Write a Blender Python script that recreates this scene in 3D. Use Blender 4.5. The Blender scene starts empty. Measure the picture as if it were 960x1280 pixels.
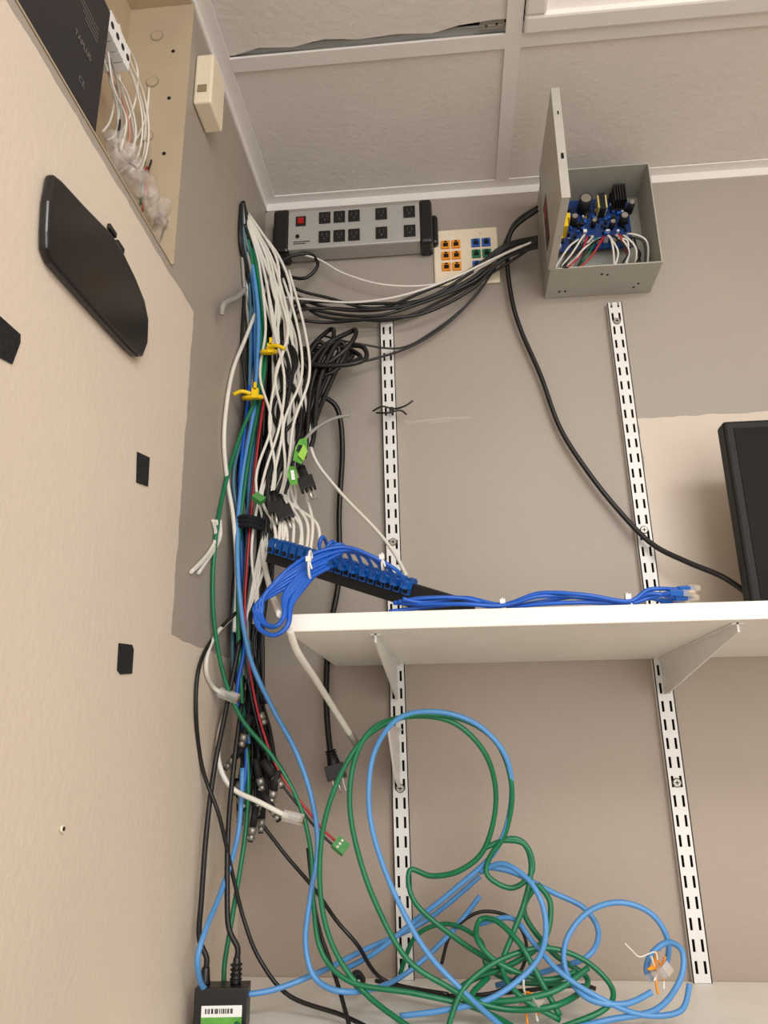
import bpy, bmesh, math, random
from mathutils import Vector, Matrix, noise
random.seed(7)
S=bpy.context.scene
S.view_settings.view_transform='Standard'
F=961.0
CAM=Vector((0.3255,-1.213,1.45))
Zc=Vector((-42,3063,-F)).normalized()
Yc=Vector((92,-302,-F)); Yc=(Yc-Zc*Yc.dot(Zc)).normalized()
Xc=Yc.cross(Zc)
R=Matrix((Xc,Yc,Zc))
cd=bpy.data.cameras.new('camera'); cam=bpy.data.objects.new('camera',cd)
S.collection.objects.link(cam)
cd.sensor_fit='VERTICAL'; cd.sensor_height=36; cd.lens=F/1280*36; cd.clip_start=0.01
cam.matrix_world=Matrix.Translation(CAM)@R.to_4x4()
S.camera=cam
ZC=2.465; ZS=1.151; ZU=1.581; ZT=1.601
def ray(u,v): return R@Vector((u-480,640-v,-F))
def P(u,v,y=0.0,r=0.003):
    d=ray(u,v); t=(y-CAM.y)/d.y; p=CAM+d*t
    if p.x<r+0.001 and d.x<0: p=CAM+d*((r+0.001-CAM.x)/d.x)
    if p.z<ZS+r and d.z<0: p=CAM+d*((ZS+r-CAM.z)/d.z)
    return p
def L(u,v,x=0.0):
    d=ray(u,v); return CAM+d*((x-CAM.x)/d.x)
def lin(c):
    o=[]
    for k in c:
        k/=255.0
        o.append(k/12.92 if k<=0.04045 else ((k+0.055)/1.055)**2.4)
    return (*o,1)
def mat(name,col,rough=0.5,metal=0.0,nscale=0,namt=0.08,bump=0.0,bscale=200,spec=0.5,trans=0,alpha=1,emit=0):
    m=bpy.data.materials.new(name); m.use_nodes=True; nt=m.node_tree; b=nt.nodes['Principled BSDF']
    b.inputs['Base Color'].default_value=lin(col); b.inputs['Roughness'].default_value=rough
    b.inputs['Metallic'].default_value=metal; b.inputs['Specular IOR Level'].default_value=spec
    b.inputs['Transmission Weight'].default_value=trans; b.inputs['Alpha'].default_value=alpha
    tc=nt.nodes.new('ShaderNodeTexCoord')
    if nscale:
        n=nt.nodes.new('ShaderNodeTexNoise'); n.inputs['Scale'].default_value=nscale; n.inputs['Detail'].default_value=5
        nt.links.new(tc.outputs['Object'],n.inputs['Vector'])
        cr=nt.nodes.new('ShaderNodeValToRGB'); c=lin(col)
        cr.color_ramp.elements[0].position=.3; cr.color_ramp.elements[1].position=.7
        cr.color_ramp.elements[0].color=(*[k*(1-namt) for k in c[:3]],1)
        cr.color_ramp.elements[1].color=(*[min(1,k*(1+namt)) for k in c[:3]],1)
        nt.links.new(n.outputs['Fac'],cr.inputs['Fac']); nt.links.new(cr.outputs['Color'],b.inputs['Base Color'])
    if bump:
        n2=nt.nodes.new('ShaderNodeTexNoise'); n2.inputs['Scale'].default_value=bscale
        nt.links.new(tc.outputs['Object'],n2.inputs['Vector'])
        bp=nt.nodes.new('ShaderNodeBump'); bp.inputs['Strength'].default_value=bump; bp.inputs['Distance'].default_value=0.002
        nt.links.new(n2.outputs['Fac'],bp.inputs['Height']); nt.links.new(bp.outputs['Normal'],b.inputs['Normal'])
    if emit:
        b.inputs['Emission Color'].default_value=lin(col); b.inputs['Emission Strength'].default_value=emit
    return m
def rects_mat(name,base,rects,ax,rough=0.5,bump=0.25):
    m=mat(name,base,rough,bump=bump,bscale=120); nt=m.node_tree; N=nt.nodes.new; LK=nt.links.new
    b=nt.nodes['Principled BSDF']
    tc=N('ShaderNodeTexCoord'); nz=N('ShaderNodeTexNoise'); nz.inputs['Scale'].default_value=25
    LK(tc.outputs['Object'],nz.inputs['Vector'])
    sb=N('ShaderNodeVectorMath'); sb.operation='SUBTRACT'; sb.inputs[1].default_value=(.5,.5,.5); LK(nz.outputs['Color'],sb.inputs[0])
    sc=N('ShaderNodeVectorMath'); sc.operation='SCALE'; sc.inputs['Scale'].default_value=0.012; LK(sb.outputs[0],sc.inputs[0])
    ad=N('ShaderNodeVectorMath'); ad.operation='ADD'; LK(tc.outputs['Object'],ad.inputs[0]); LK(sc.outputs[0],ad.inputs[1])
    sx=N('ShaderNodeSeparateXYZ'); LK(ad.outputs[0],sx.inputs[0])
    n3=N('ShaderNodeTexNoise'); n3.inputs['Scale'].default_value=3; n3.inputs['Detail'].default_value=4; LK(tc.outputs['Object'],n3.inputs['Vector'])
    def mth(op,a,bv):
        k=N('ShaderNodeMath'); k.operation=op
        if isinstance(a,(int,float)): k.inputs[0].default_value=a
        else: LK(a,k.inputs[0])
        if isinstance(bv,(int,float)): k.inputs[1].default_value=bv
        else: LK(bv,k.inputs[1])
        return k.outputs[0]
    prev=None
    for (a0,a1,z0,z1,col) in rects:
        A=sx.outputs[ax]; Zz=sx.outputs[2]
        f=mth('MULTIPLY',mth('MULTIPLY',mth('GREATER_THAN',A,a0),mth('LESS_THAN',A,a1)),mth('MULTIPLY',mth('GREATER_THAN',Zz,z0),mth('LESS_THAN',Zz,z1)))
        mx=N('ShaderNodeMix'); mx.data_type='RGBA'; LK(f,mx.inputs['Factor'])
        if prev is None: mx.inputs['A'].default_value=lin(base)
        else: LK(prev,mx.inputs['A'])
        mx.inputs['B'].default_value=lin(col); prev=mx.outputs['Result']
    hs=N('ShaderNodeHueSaturation'); LK(prev,hs.inputs['Color'])
    LK(mth('ADD',mth('MULTIPLY',n3.outputs['Fac'],0.2),0.9),hs.inputs['Value'])
    LK(hs.outputs['Color'],b.inputs['Base Color'])
    return m

class B:
    def __init__(s): s.bm=bmesh.new()
    def _f(s,vs,m,sm=False):
        fs=set()
        for v in vs:
            for f in v.link_faces: fs.add(f)
        for f in fs: f.material_index=m; f.smooth=sm
    def box(s,c,sz,m=0,M=None):
        T=Matrix.Translation(c)@Matrix.Diagonal((*sz,1))
        if M is not None: T=M@T
        r=bmesh.ops.create_cube(s.bm,size=1,matrix=T); s._f(r['verts'],m); return s
    def bb(s,x0,x1,y0,y1,z0,z1,m=0):
        return s.box(((x0+x1)/2,(y0+y1)/2,(z0+z1)/2),(abs(x1-x0),abs(y1-y0),abs(z1-z0)),m)
    def cyl(s,p0,p1,r,m=0,seg=16,r2=None,M=None):
        p0=Vector(p0);p1=Vector(p1)
        if M is not None: p0=M@p0;p1=M@p1
        d=p1-p0; q=d.to_track_quat('Z','Y').to_matrix().to_4x4()
        T=Matrix.Translation((p0+p1)/2)@q
        rr=bmesh.ops.create_cone(s.bm,cap_ends=True,segments=seg,radius1=r,radius2=r if r2 is None else r2,depth=d.length,matrix=T)
        s._f(rr['verts'],m,True)
        for v in rr['verts']:
            for f in v.link_faces:
                if len(f.verts)>4: f.smooth=False
        return s
    def sph(s,c,r,m=0,sub=2,sc=(1,1,1)):
        rr=bmesh.ops.create_icosphere(s.bm,subdivisions=sub,radius=r,matrix=Matrix.Translation(c)@Matrix.Diagonal((*sc,1)))
        s._f(rr['verts'],m,True); return rr['verts']
    def prism(s,pts,off,m=0):
        a=[s.bm.verts.new(p) for p in pts]; b=[s.bm.verts.new(Vector(p)+Vector(off)) for p in pts]
        n=len(a); fs=[s.bm.faces.new(a),s.bm.faces.new(b[::-1])]
        for i in range(n): fs.append(s.bm.faces.new((a[i],b[i],b[(i+1)%n],a[(i+1)%n])))
        for f in fs: f.material_index=m
        return s
    def tube(s,pts,r,m=0,seg=8,sub=7,closed=False):
        pts=[Vector(p) for p in pts]; path=[]; n=len(pts)
        if n==2: pts=[pts[0],(pts[0]+pts[1])/2,pts[1]]; n=3
        for i in range(n-1):
            p0=pts[max(i-1,0)];p1=pts[i];p2=pts[i+1];p3=pts[min(i+2,n-1)]
            for k in range(sub):
                t=k/sub
                path.append(0.5*((2*p1)+(p2-p0)*t+(2*p0-5*p1+4*p2-p3)*t*t+(3*p1-p0-3*p2+p3)*t**3))
        path.append(pts[-1])
        nrm=None; rings=[]
        for i,p in enumerate(path):
            t=(path[min(i+1,len(path)-1)]-path[max(i-1,0)])
            if t.length<1e-9: t=Vector((0,0,1))
            t.normalize()
            if nrm is None: nrm=t.orthogonal().normalized()
            else:
                nrm=nrm-t*nrm.dot(t)
                nrm=nrm.normalized() if nrm.length>1e-6 else t.orthogonal().normalized()
            bn=t.cross(nrm)
            rings.append([s.bm.verts.new(p+(nrm*math.cos(2*math.pi*j/seg)+bn*math.sin(2*math.pi*j/seg))*r) for j in range(seg)])
        for a,b in zip(rings,rings[1:]):
            for j in range(seg):
                f=s.bm.faces.new((a[j],a[(j+1)%seg],b[(j+1)%seg],b[j])); f.smooth=True; f.material_index=m
        for rg in (rings[0][::-1],rings[-1]):
            f=s.bm.faces.new(rg); f.material_index=m
        return s
    def done(s,name,mats,parent=None,label=None,cat=None,group=None,bevel=0,kind=None,bseg=2,origin=None):
        bmesh.ops.recalc_face_normals(s.bm,faces=s.bm.faces[:])
        me=bpy.data.meshes.new(name); 
        if kind!='structure':
            xs=[v.co for v in s.bm.verts]
            mn=Vector((min(v.x for v in xs),min(v.y for v in xs),min(v.z for v in xs)))
            mxx=Vector((max(v.x for v in xs),max(v.y for v in xs),max(v.z for v in xs)))
            o=Vector(((mn.x+mxx.x)/2,(mn.y+mxx.y)/2,mn.z)) if origin is None else Vector(origin)
        else: o=Vector((0,0,0))
        bmesh.ops.translate(s.bm,verts=s.bm.verts[:],vec=-o)
        s.bm.to_mesh(me); s.bm.free()
        ob=bpy.data.objects.new(name,me); S.collection.objects.link(ob); ob.location=o
        for m in (mats if isinstance(mats,(list,tuple)) else [mats]): me.materials.append(m)
        if parent is not None: setpar(ob,parent)
        if label: ob['label']=label
        if cat: ob['category']=cat
        if group: ob['group']=group
        if kind: ob['kind']=kind
        if bevel:
            md=ob.modifiers.new('bevel','BEVEL'); md.width=bevel; md.segments=bseg; md.limit_method='ANGLE'; md.angle_limit=math.radians(40)
        return ob
def worldloc(o):
    p=Vector(o.location)
    if o.parent: 
        p=o.matrix_parent_inverse@p
        return Vector(worldloc(o.parent))+p
    return p
def setpar(ob,parent):
    ob.parent=parent; ob.matrix_parent_inverse=Matrix.Translation(-worldloc(parent))
def empty(name,loc,label,cat,group=None):
    e=bpy.data.objects.new(name,None); e.location=loc; e.empty_display_size=0.02; S.collection.objects.link(e)
    e['label']=label; e['category']=cat
    if group: e['group']=group
    return e
def frame(o,xd,up=(0,0,1)):
    x=Vector(xd).normalized(); z=Vector(up); z=(z-x*z.dot(x)).normalized(); y=z.cross(x)
    return Matrix.Translation(o)@Matrix((x,y,z)).transposed().to_4x4()
def textmesh(name,txt,size,M,m,parent):
    cu=bpy.data.curves.new(name,'FONT'); cu.body=txt; cu.size=size; cu.extrude=.0002
    to=bpy.data.objects.new(name+'_t',cu); S.collection.objects.link(to)
    dg=bpy.context.evaluated_depsgraph_get(); me=bpy.data.meshes.new_from_object(to.evaluated_get(dg))
    bpy.data.objects.remove(to); me.transform(M); me.materials.clear(); me.materials.append(m)
    o=bpy.data.objects.new(name,me); S.collection.objects.link(o); setpar(o,parent); return o
rr=lambda a:random.uniform(-a,a)

# ---------- materials
TAUPE=(164,154,143); BEIGE=(218,204,187)
M_black=mat('black_plastic',(22,21,22),.35)
M_blackm=mat('black_matte',(20,19,20),.7)
M_gloss=mat('black_gloss',(24,19,19),.22,spec=.5)
M_cblack=mat('black_sheath',(18,17,18),.4,nscale=60,namt=.2)
M_cwhite=mat('white_sheath',(226,222,212),.45,nscale=40,namt=.06)
M_cgreen=mat('green_sheath',(14,112,72),.35,nscale=40,namt=.1)
M_clblue=mat('light_blue_sheath',(84,146,206),.35,nscale=40,namt=.06)
M_cblue=mat('blue_sheath',(14,86,186),.35,nscale=40,namt=.12)
M_cteal=mat('grey_blue_sheath',(70,115,135),.4,nscale=40)
M_cgrey=mat('grey_sheath',(150,146,140),.45,nscale=40)
M_cred=mat('red_sheath',(180,28,42),.35)
M_wmetal=mat('white_enamel',(230,228,224),.35,nscale=30,namt=.03)
M_shelf=mat('white_melamine',(240,236,228),.45,nscale=15,namt=.03,bump=.05)
M_dark=mat('dark_void',(8,8,8),.9)
M_grey=mat('grey_enamel',(174,172,162),.45,nscale=50,namt=.04)
M_greyl=mat('light_grey_enamel',(186,182,172),.45,nscale=50,namt=.04)
M_strip=mat('silver_grey_metal',(178,175,170),.4,metal=.2,nscale=80,namt=.04)
M_tan=mat('tan_steel',(186,168,142),.45,nscale=20,namt=.05)
M_ivory=mat('ivory_plastic',(238,224,198),.4,nscale=30,namt=.03)
M_orange=mat('orange_plastic',(240,150,20),.4)
M_blue=mat('blue_plastic',(20,96,186),.4)
M_yel=mat('yellow_plastic',(245,205,10),.4)
M_red=mat('red_plastic',(170,20,18),.3)
M_green=mat('green_plastic',(70,150,75),.4)
M_lgreen=mat('green_label',(96,170,66),.5,nscale=60,namt=.3)
M_white=mat('white_label',(240,240,238),.5)
M_clear=mat('clear_plastic',(225,222,216),.1,alpha=.4)
M_bag=mat('clear_bag',(235,225,218),.1,alpha=.24,bump=1,bscale=90,spec=1)
M_metal=mat('nickel',(190,186,178),.3,metal=.9)
M_bnc=mat('dull_nickel',(160,155,146),.4,metal=.75)
M_gold=mat('brass_contact',(210,170,80),.3,metal=1)
M_pcb=mat('blue_circuit_board',(14,50,112),.4,nscale=250,namt=.6)
M_velcro=mat('velcro_fuzz',(20,20,24),.95,nscale=300,namt=.7,bump=.6,bscale=900)
M_ceil=mat('ceiling_tile',(228,221,215),.8,nscale=8,namt=.03,bump=.5,bscale=90)
M_tee=mat('white_ceiling_grid',(236,231,226),.5,nscale=10,namt=.03)
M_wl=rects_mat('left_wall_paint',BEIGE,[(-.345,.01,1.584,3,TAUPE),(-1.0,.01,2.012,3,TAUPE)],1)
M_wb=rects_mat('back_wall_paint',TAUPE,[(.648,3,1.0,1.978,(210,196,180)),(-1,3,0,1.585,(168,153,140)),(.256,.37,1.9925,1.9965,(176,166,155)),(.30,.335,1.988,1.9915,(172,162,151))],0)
M_floor=mat('floor_vinyl',(150,142,132),.5,nscale=20)
M_nylon=mat('white_nylon',(230,228,220),.4)

# ---------- setting
B().bb(-.15,2.2,0,.1,0,2.6).done('wall_back',M_wb,kind='structure')
HY0,HY1,HZ0,HZ1=-.86,-.432,2.022,2.445
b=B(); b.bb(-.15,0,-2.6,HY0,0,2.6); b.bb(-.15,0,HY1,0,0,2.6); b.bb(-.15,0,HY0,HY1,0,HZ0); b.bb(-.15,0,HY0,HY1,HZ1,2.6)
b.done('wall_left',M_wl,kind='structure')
B().bb(2.1,2.2,-2.6,0,0,2.6).done('wall_right',mat('right_wall_paint',BEIGE,.6,nscale=5),kind='structure')
B().bb(-.15,2.2,-2.6,.1,-.05,0).done('floor',M_floor,kind='structure')
b=B()
YT=-.315; XT=.45
b.bb(0,XT,YT,0,ZC,ZC+.015); b.bb(XT,2.1,YT,0,ZC,ZC+.015)
edge=[(0,-.328),(.03,-.329),(.07,-.338),(.12,-.334),(.17,-.343),(.22,-.337),(.28,-.340),(.33,-.336),(.37,-.345),(.42,-.349),(.45,-.348)]
b.prism([(x,y,ZC) for x,y in edge]+[(XT,-2.6,ZC),(0,-2.6,ZC)],(0,0,.015))
b.bb(XT,2.1,-2.6,-1.3,ZC,ZC+.015); b.bb(1.7,2.1,-1.3,YT,ZC,ZC+.015)
b.bb(-.1,2.1,-2.6,.1,ZC+.12,ZC+.14,1)  # dark sheet stands in for shade above the tile gap
b.done('ceiling',[M_ceil,M_dark],kind='structure')
B().bb(0,2.1,-.022,0,ZC-.004,ZC-.001).bb(0,2.1,-.003,0,ZC-.02,ZC-.001).done('trim_1',M_tee,kind='structure')
B().bb(0,.022,-2.6,-.0,ZC-.0045,ZC-.0015).bb(0,.003,-2.6,0,ZC-.02,ZC-.001).done('trim_2',M_tee,kind='structure')
B().bb(.022,2.1,YT-.012,YT+.012,ZC-.005,ZC-.001).bb(.022,2.1,YT-.002,YT+.002,ZC-.001,ZC+.03).done('trim_3',M_tee,kind='structure')
b=B().bb(XT-.012,XT+.012,YT+.012,-.022,ZC-.005,ZC-.001).bb(XT-.012,XT+.012,-2.6,YT-.012,ZC-.005,ZC-.001)
b.done('trim_4',M_tee,kind='structure')
b=B(); b.tube([(.03,YT-.018,ZC+.004),(.12,YT-.020,ZC+.003),(.25,YT-.018,ZC+.006),(.4,YT-.022,ZC+.004),(.44,YT-.02,ZC+.004)],.0015)
b.bb(.40,.436,YT-.032,YT-.014,ZC+.003,ZC+.004); b.cyl((.41,YT-.022,ZC+.003),(.41,YT-.022,ZC+.0025),.002,1,8); b.cyl((.425,YT-.024,ZC+.003),(.425,YT-.024,ZC+.0025),.002,1,8)
b.done('hanger_wire',[M_bnc,M_dark],label='thin grey hanger wire lying along the ceiling grid gap',cat='wire')
fx=empty('ceiling_light_panel',(1.08,-.8,ZC),'white recessed ceiling light with framed diffuser','ceiling light')
b=B(); x0,x1,y0,y1=XT+.014,1.69,-1.29,YT-.014
b.bb(x0,x1,y1-.03,y1,ZC-.012,ZC+.004).bb(x0,x1,y0,y0+.03,ZC-.012,ZC+.004).bb(x0,x0+.03,y0+.03,y1-.03,ZC-.012,ZC+.004).bb(x1-.03,x1,y0+.03,y1-.03,ZC-.012,ZC+.004)
b.done('frame',M_tee,parent=fx,bevel=.004)
B().bb(x0+.03,x1-.03,y0+.03,y1-.03,ZC-.004,ZC+.002).done('diffuser',mat('diffuser',(240,232,225),.5,emit=.25,nscale=150,namt=.03),parent=fx)

# ---------- shelves
B().bb(.14,1.5,-.364,-.001,ZU,ZT).done('shelf',M_shelf,bevel=.0015,label='white melamine shelf held on steel brackets above a counter',cat='shelf')
B().bb(.004,1.6,-.46,-.001,ZS-.02,ZS).done('shelf',M_shelf,bevel=.0015,label='white melamine lower shelf strewn with tangled network cables',cat='shelf')

# ---------- slotted standards
def standard(xt,xb,zt,zb,screws):
    w=.0125; dep=.012; b=B()
    def sh(z): return xb+(xt-xb)*(z-zb)/(zt-zb)
    slot=.0155; pitch=.0262; sa,sbb=.0040,.0076
    def strip(xa,xb2,z0,z1,y0=-dep,y1=-dep+.0015,m=0):
        b.prism([(sh(z0)+xa,y0,z0),(sh(z0)+xb2,y0,z0),(sh(z1)+xb2,y0,z1),(sh(z1)+xa,y0,z1)],(0,y1-y0,0),m)
    strip(-w,-sbb,zb,zt); strip(-sa,sa,zb,zt); strip(sbb,w,zb,zt)
    z=zb
    while z<zt:
        z1=min(z+pitch-slot,zt)
        strip(-sbb,-sa,z,z1); strip(sa,sbb,z,z1); z+=pitch
    b.prism([(xb-w,-dep,zb),(xb-w,-.0005,zb),(xt-w,-.0005,zt),(xt-w,-dep,zt)],(.0015,0,0))
    b.prism([(xb+w,-dep,zb),(xb+w,-.0005,zb),(xt+w,-.0005,zt),(xt+w,-dep,zt)],(-.0015,0,0))
    strip(-w+.0015,w-.0015,zb,zt,-.0012,-.0005,1)  # dark backing strip paints in the shade behind the slots
    o=b.done('shelf_standard',[M_wmetal,M_dark],label='white double-slotted steel shelf standard screwed to the wall',cat='shelf standard',group='slotted shelf standards')
    for z in screws:
        c=Vector((sh(z),-dep,z))
        s=B(); s.cyl(c,c+Vector((0,-.002,0)),.0068,0,16,r2=.005); s.box(c+Vector((0,-.0021,0)),(.006,.0006,.0012),1); s.box(c+Vector((0,-.0021,0)),(.0012,.0006,.006),1)
        s.done('screw',[M_bnc,M_dark],parent=o)
    return o
standard(.230,.242,2.191,1.1515,[P(489,680).z,P(499,985).z])
standard(.6286,.6396,2.194,1.1515,[P(768,406).z,P(804,665).z,P(846,978).z])

def bracket(x,zt,ln,hw,lab):
    b=B()
    b.prism([(x-.0012,-.0135,zt),(x-.0012,-ln,zt),(x-.0012,-ln,zt-.010),(x-.0012,-.10,zt-hw*.82),(x-.0012,-.03,zt-hw),(x-.0012,-.0135,zt-hw)],(.0024,0,0))
    b.prism([(x-.006,-.0135,zt),(x+.006,-.0135,zt),(x+.006,-ln,zt),(x-.006,-ln,zt)],(0,0,-.0015))
    b.bb(x-.0012,x+.0012,-.0135,-.006,zt-.008,zt-.02); b.bb(x-.0012,x+.0012,-.0135,-.006,zt-hw+.008,zt-hw+.02)
    b.done('shelf_bracket',M_wmetal,label=lab,cat='shelf bracket',group='white shelf brackets')
bracket(.2372,ZU-.0003,.335,.053,'white steel bracket carrying the shelf end beside the cables')
bracket(.6352,ZU-.0003,.345,.053,'white tapered steel bracket under the shelf')
bracket(.2385,1.484,.19,.082,'short empty white steel bracket with cable loops hung on it')

# ---------- power strip
ps=empty('power_strip',(.175,-.02,2.325),'grey metal ten-outlet power strip with black end caps','power strip')
B().bb(.05,.30,-.042,-.003,2.325,2.408).done('housing',M_strip,parent=ps,bevel=.003)
for (xa,xb) in ((.026,.056),(.294,.318)):
    b=B(); b.bb(xa,xb,-.045,-.001,2.320,2.413); b.bb(xa-.008 if xa<.1 else xb-.004,xa+.006 if xa<.1 else xb+.010,-.02,-.001,2.335,2.398)
    b.done('end_cap',M_black,parent=ps,bevel=.006)
b=B(); b.bb(.068,.087,-.044,-.042,2.374,2.395,1); b.bb(.072,.083,-.046,-.042,2.378,2.391,0); b.done('power_switch',[M_red,M_black],parent=ps,bevel=.001)
b=B(); b.bb(.064,.095,-.0425,-.042,2.340,2.3415); b.bb(.064,.088,-.0425,-.042,2.336,2.3375); b.cyl((.072,-.042,2.352),(.072,-.0445,2.352),.0035,0,12); b.done('marking',M_dark,parent=ps)
first=None
M_slot=mat('slot_grey',(70,68,66),.6)
for col,x in enumerate((.122,.149,.176,.226,.277)):
    for z in (2.388,2.347):
        if first is None:
            b=B(); c=Vector((x,-.042,z)); b.box(c+Vector((0,-.001,0)),(.021,.003,.024),0)
            b.box(c+Vector((-.004,-.0027,.003)),(.0016,.0006,.007),1); b.box(c+Vector((.004,-.0027,.003)),(.0016,.0006,.008),1)
            b.cyl(c+Vector((0,-.0022,-.005)),c+Vector((0,-.003,-.005)),.0022,1,10)
            first=b.done('outlet',[M_black,M_slot],parent=ps,bevel=.001); fl=first.location.copy(); fx0=Vector((x,0,z))
        else:
            o=first.copy(); S.collection.objects.link(o); o.location=fl+Vector((x,0,z))-fx0

# ---------- wall plate
wp=empty('network_wall_plate',(.377,0,2.254),'ivory double wall plate with orange and blue network jacks','wall plate')
B().bb(.318,.436,-.006,-.0005,2.254,2.372).done('plate',M_ivory,parent=wp,bevel=.003)
M_teal=mat('dark_green_plastic',(10,120,80),.4)
for gx,cols in ((.350,[['o','o'],['o','o'],['o','o']]),(.405,[['b','b'],['g','g'],['b','o']])):
    for r in range(3):
        for c in range(2):
            k=cols[r][c]; x=gx+(-.0095 if c==0 else .0095); z=2.338-r*.0235
            b=B(); b.box((x,-.0075,z),(.0155,.005,.016),0); b.box((x,-.0103,z-.001),(.009,.001,.008),1); b.box((x,-.0103,z+.0055),(.005,.001,.003),1)
            b.done('jack',[{'o':M_orange,'b':M_blue,'g':M_teal}[k],M_dark],parent=wp,bevel=.0006,label={'o':'orange jack','b':'blue jack','g':'teal jack'}[k])
    for z in (2.362,2.264):
        B().cyl((gx,-.006,z),(gx,-.0075,z),.003,0,12).done('screw',M_ivory,parent=wp)

# ---------- power supply enclosure
bx=empty('power_supply_enclosure',(.6,-.04,2.217),'grey steel power supply box with open door and exposed electronics','electrical enclosure')
X0,X1,Z0,Z1,YD=.512,.695,2.217,2.417,-.088
b=B(); t=.002
b.bb(X0,X1,-.003,-.001,Z0,Z1); b.bb(X0,X0+t,YD,-.003,Z0,Z1); b.bb(X1-t,X1,YD,-.003,Z0,Z1); b.bb(X0+t,X1-t,YD,-.003,Z0,Z0+t); b.bb(X0+t,X1-t,YD,-.003,Z1-t,Z1)
for (x,y) in ((.535,-.02),(.545,-.02),(.60,-.065),(.61,-.062),(.662,-.02),(.668,-.03)):
    b.cyl((x,y,Z0-.0004),(x,y,Z0+.0002),.0022,1,10)
b.bb(X0+.02,X0+.03,YD,YD+.012,Z0-.0005,Z0+.002)
b.done('body',[M_grey,M_dark],parent=bx)
b=B(); xd=X0-.004; ya,yb=YD-.001,YD-.176; zt=Z1+.001
b.bb(xd,xd+.0018,yb,ya,Z0-.001,zt); b.bb(xd+.0018,xd+.013,yb,yb+.0018,Z0-.001,zt); b.bb(xd+.0018,xd+.012,yb+.002,ya,zt-.0018,zt); b.bb(xd+.0018,xd+.012,yb+.002,ya,Z0-.001,Z0+.0008)
b.bb(xd+.005,xd+.009,yb-.0006,yb,Z0+.068,Z0+.078,1); b.bb(xd+.006,xd+.008,yb-.0006,yb,Z0+.150,Z0+.156,1)
b.bb(xd-.0005,xd,ya-.045,ya-.008,Z0+.03,Z0+.115,2); b.bb(xd-.0008,xd-.0005,ya-.035,ya-.012,Z0+.085,Z0+.105,3)
door=b.done('door',[M_greyl,M_dark,mat('brown_label',(70,38,32),.5),M_red],parent=bx)
B().cyl((xd+.001,YD,Z0+.01),(xd+.001,YD,Z1-.01),.002).done('hinge',M_metal,parent=door)
bx0,bx1,bz0,bz1=X0+.012,X1-.025,Z0+.080,Z1-.014
b=B(); b.bb(bx0,bx1,-.022,-.0205,bz0,bz1,0)
for i in range(120):
    x=random.uniform(bx0+.006,bx1-.006); z=random.uniform(bz0+.005,bz1-.005); s=random.uniform(.002,.007)
    b.box((x,-.024,z),(s,.004+s*1.1,random.uniform(.002,.007)),random.choice([1,1,1,1,2,5,4,1,5,3]))
for (x,z) in ((bx0+.004,bz0+.004),(bx1-.004,bz0+.004),(bx0+.004,bz1-.004),(bx1-.004,bz1-.004)): b.cyl((x,-.003,z),(x,-.026,z),.003,2,8)
b.done('circuit_board',[M_pcb,M_blackm,M_metal,M_yel,M_white,mat('part_blue',(30,90,180),.4)],parent=bx)
for i,(x,z,r,h) in enumerate(((.590,2.380,.011,.034),(.570,2.352,.006,.024),(.655,2.345,.007,.026),(.604,2.345,.0045,.018),(.636,2.340,.005,.018),(.670,2.37,.006,.028))):
    b=B(); b.cyl((x,-.022,z),(x,-.022-h,z),r,0,18); b.cyl((x,-.022-h,z),(x,-.0224-h,z),r*.8,1,18); b.done('capacitor',[M_blackm,M_metal],parent=bx,label='black cylindrical capacitor')
b=B(); b.bb(.612,.628,-.045,-.022,2.366,2.392,0); b.bb(.615,.625,-.047,-.022,2.362,2.396,1); b.done('transformer',[mat('cream_tape',(220,205,130),.5),M_blackm],parent=bx)
b=B()
for i in range(5): b.bb(.64+i*.0045,.6425+i*.0045,-.055,-.022,2.372,2.406)
b.bb(.638,.664,-.03,-.022,2.370,2.408); b.done('heat_sink',M_blackm,parent=bx)
b=B(); b.bb(.545,.555,-.055,-.022,2.325,2.355,0); b.bb(.555,.562,-.045,-.022,2.35,2.36,0); b.done('relay',M_yel,parent=bx)
b=B()
for i in range(8):
    b.bb(.568+i*.0120,.5785+i*.0120,-.036,-.022,2.298,2.311,0); b.cyl((.573+i*.0120,-.0365,2.305),(.573+i*.0120,-.037,2.305),.003,1,10)
b.done('terminal_block',[M_blue,M_metal],parent=bx)
seq=[M_cwhite,M_cblack,M_cwhite,M_cred,M_cblack,M_cwhite,M_cblack,M_cgreen,M_cwhite,M_cblack,M_cred,M_cwhite,M_cwhite,M_cblack,M_cwhite,M_cwhite,M_cred,M_cblack,M_cwhite,M_cblack,M_cwhite,M_cblack]
for i,m in enumerate(seq):
    xe=.570+.0043*i
    if i<11: xs=.520+.0045*i+rr(.010); mid=(xe*.5+xs*.5+rr(.006),-.056+rr(.010),2.268+rr(.009))
    else: xs=.625+.0055*(i-11)+rr(.010); mid=(min(max(xe,xs)+.004+rr(.006),.688),-.055+rr(.010),2.272+rr(.010))
    xs=min(max(xs,.519),.688)
    pts=[(xe,-.036,2.300),(xe+.002+rr(.003),-.056+rr(.006),2.296+rr(.005)),mid,(xs,-.042+rr(.01),2.240+rr(.005)),(xs-.002,-.035,2.2215)]
    B().tube(pts,.0017).done('wire',m,parent=bx)
B().bb(.60,.634,-.03,-.004,2.2195,2.25).done('battery_tag',mat('tag_grey',(200,204,208),.4),parent=bx,bevel=.002)

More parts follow.
